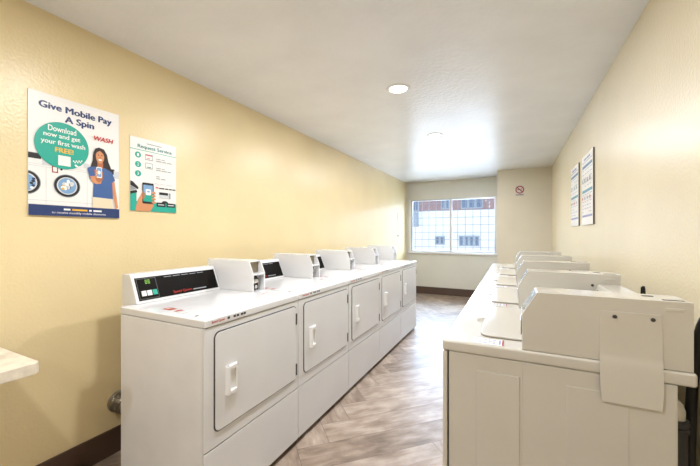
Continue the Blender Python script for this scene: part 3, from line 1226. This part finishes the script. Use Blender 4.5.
a.rect(TEAL, 0.0, 0.75, 0.12, 1.0)
a.poly(BLACKI, [(0.0, 0.60), (0.05, 0.61), (0.16, 0.68), (0.15, 0.71), (0.0, 0.66)])
a.poly(BLACKI, [(0.0, 0.74), (0.12, 0.72), (0.14, 0.75), (0.0, 0.78)])
a.poly(GREY, [(0.0, 0.67), (0.13, 0.71), (0.0, 0.73)])
a.rect(BLACKI, 0.60, 0.715, 0.80, 0.752)
a.rect(LGREY, 0.60, 0.752, 0.86, 0.80)
a.rect(GREY, 0.82, 0.715, 0.86, 0.80)
a.ell(BLACKI, 0.73, 0.87, 0.075, 0.035, 20, 180, 360)
a.rect(BLACKI, 0.54, 0.865, 0.74, 0.925)
a.rect(BLACKI, 0.765, 0.865, 0.965, 0.925)
a.bars(LGREY, 0.57, 0.895, [0.14], 0.014)
a.bars(LGREY, 0.795, 0.895, [0.14], 0.014)
a.bars(RED, 0.52, 0.655, [0.06], 0.014)
a.bars(BLACKI, 0.595, 0.658, [0.12, 0.07, 0.06, 0.07], 0.014)
a.build('printed_washer', t)
a.poly(SKIN, [(0.10, 0.97), (0.14, 0.86), (0.20, 0.79), (0.24, 0.74), (0.27, 0.74), (0.27, 0.88), (0.46, 0.88), (0.47, 0.92), (0.40, 1.0), (0.10, 1.0)])
a.rrect(BLACKI, 0.235, 0.605, 0.475, 0.895, 0.015)
a.rrect(PALEB, 0.255, 0.635, 0.455, 0.76, 0.005)
a.rrect(TEAL, 0.255, 0.75, 0.455, 0.865, 0.005)
a.rrect(PAPER, 0.305, 0.69, 0.415, 0.775, 0.015)
a.rect(PALEB, 0.335, 0.715, 0.39, 0.735)
for k in range(4):
    a.ell(SKIN, 0.475, 0.735 + 0.045 * k, 0.045, 0.018, 14)
a.ell(SKIND, 0.255, 0.78, 0.03, 0.055, 16)
a.build('printed_hand', t)


def notice(label, y, seed):
    EDGE = mat('dark_board_edge', (0.10, 0.09, 0.08), 0.5)
    t, a = board('instruction_poster', label, 'poster', XR, y, 1.361, 0.457, 0.61, 0.012, -1, EDGE, 'instruction posters on the right wall')
    a.build('paper', t)
    rng = random.Random(seed)
    a.rect(LAVI, 0.06, 0.095, 0.94, 0.105)
    a.bars(LAVI, 0.2, 0.06, [0.25, 0.30], 0.03)
    a.rect(mat('steel_blue_ink', srgb(95, 130, 165), 0.45), 0.05, 0.145, 0.95, 0.185)
    a.rect(mat('steel_teal_ink', srgb(95, 150, 170), 0.45), 0.05, 0.50, 0.95, 0.54)
    a.rect(LAVI, 0.05, 0.86, 0.95, 0.89)
    a.build('heading_bars', t)
    for r in range(11):
        v = 0.215 + r * 0.058 if r < 5 else 0.57 + (r - 5) * 0.05
        for c in range(4):
            u = 0.08 + 0.225 * c
            if rng.random() < 0.8:
                a.bars(rng.choice([LAVI, GREY, LAVI, PALEB]), u, v, [rng.uniform(0.04, 0.08), rng.uniform(0.04, 0.08)], 0.010)
    for c in range(4):
        a.rrect(GREY, 0.08 + 0.225 * c, 0.34, 0.16 + 0.225 * c, 0.40, 0.01)
        a.ell(rng.choice([LAVI, RED, INK, GREY]), 0.12 + 0.225 * c, 0.62, 0.035, 0.026, 16)
    a.build('instructions', t)


notice('white instruction poster on right wall, the one nearer the camera', 3.187, 3)
notice('white instruction poster on right wall, the one nearer the window', 3.8216, 5)

# no smoking sign on the column wall
sg = thing('no_smoking_sign', 'small round red no smoking sign on the wall right of the window', 'sign', (0.118, YB, 1.92))
o = MB().box(mat('beige_sign_plate', (0.62, 0.58, 0.52), 0.4), (0.045, YB - 0.003, 1.925), (0.190, YB - 0.0005, 2.115)).build('plate', sg, smooth=False)
o.location = -sg.location
a = Art((0.045, YB - 0.003, 2.115), (1, 0, 0), (0, 0, -1), 0.145, 0.19)


def ring(m, ro, ri, cu=0.5, cv=0.40, asp=0.145 / 0.19):
    n = 40
    for k in range(n):
        q = [(cu + r * math.cos(2 * math.pi * j / n), cv + r * asp * math.sin(2 * math.pi * j / n)) for r, j in ((ro, k), (ro, k + 1), (ri, k + 1), (ri, k))]
        f = a.bm.faces.new([a.bm.verts.new(a.P(*p)) for p in reversed(q)])
        f.material_index = a._mi(m)


a.rect(BLACKI, 0.24, 0.37, 0.60, 0.43)
a.rect(GREY, 0.60, 0.37, 0.72, 0.43)
a.poly(BLACKI, [(0.66, 0.34), (0.72, 0.34), (0.74, 0.24), (0.68, 0.24)])
ring(SMOKE, 0.46, 0.34)
a.k += 0.5
c = 0.7071
asp = 0.145 / 0.19
a.poly(SMOKE, [(0.5 + (-0.36 * c - 0.055 * c), 0.40 + asp * (-0.36 * c + 0.055 * c)), (0.5 + (0.36 * c - 0.055 * c), 0.40 + asp * (0.36 * c + 0.055 * c)),
               (0.5 + (0.36 * c + 0.055 * c), 0.40 + asp * (0.36 * c - 0.055 * c)), (0.5 + (-0.36 * c + 0.055 * c), 0.40 + asp * (-0.36 * c - 0.055 * c))])
a.build('prohibition_symbol', sg)
a.text(BLACKI, 'NO SMOKING', 0.5, 0.86, 0.80, 0.13, 0.03)
a.build('lettering', sg)

# thin cord hanging on the left wall near the window
cd = thing('wall_cord', 'thin white cord with dark tip hanging on left wall beside the window', 'cord', (XL + 0.01, 6.42, 1.0))
MB().cyl(TRIMW, (0, 0, 0.02), (0, 0, 0.70), 0.005, seg=10).build('cord', cd)
MB().box(GASK, (-0.008, -0.018, 0.228), (0.010, 0.018, 0.248), 0.003).build('tip', cd)

# ------------------------------------------------------------------ recessed ceiling lights
LLAB = ['round recessed ceiling light glowing nearest the camera in view',
        'round recessed ceiling light in the middle of the bright ceiling reflection',
        'round recessed ceiling light closest to the window',
        'round recessed ceiling light above the nearest machines', 'round recessed ceiling light just behind the camera', 'added unseen recessed fill light by the rear wall']
for i, y in enumerate((2.426, 3.755, 5.09, 1.097, -0.235, -1.565)):  # the last is an unseen light added to brighten the dryer sides
    cl = thing('ceiling_light', LLAB[i], 'ceiling light', (-0.785, y, ZC), 'recessed ceiling lights')
    MB().lathe(TRIMW, [(0.066, -0.003), (0.070, -0.007), (0.088, -0.006), (0.092, 0.0)], (0, 0, -0.0002), 40).build('trim_ring', cl)
    MB().lathe(LENS, [(0.0001, -0.0055), (0.04, -0.005), (0.067, -0.0025)], (0, 0, -0.0002), 40).build('lens', cl)
    ld = bpy.data.lights.new('lamp', 'AREA')
    ld.shape = 'DISK'
    ld.size = 0.13
    ld.energy = LAMP_W
    ld.color = LAMP_COL
    lo = bpy.data.objects.new('lamp', ld)
    COL.objects.link(lo)
    lo.parent = cl
    lo.location = (0, 0, -0.009)
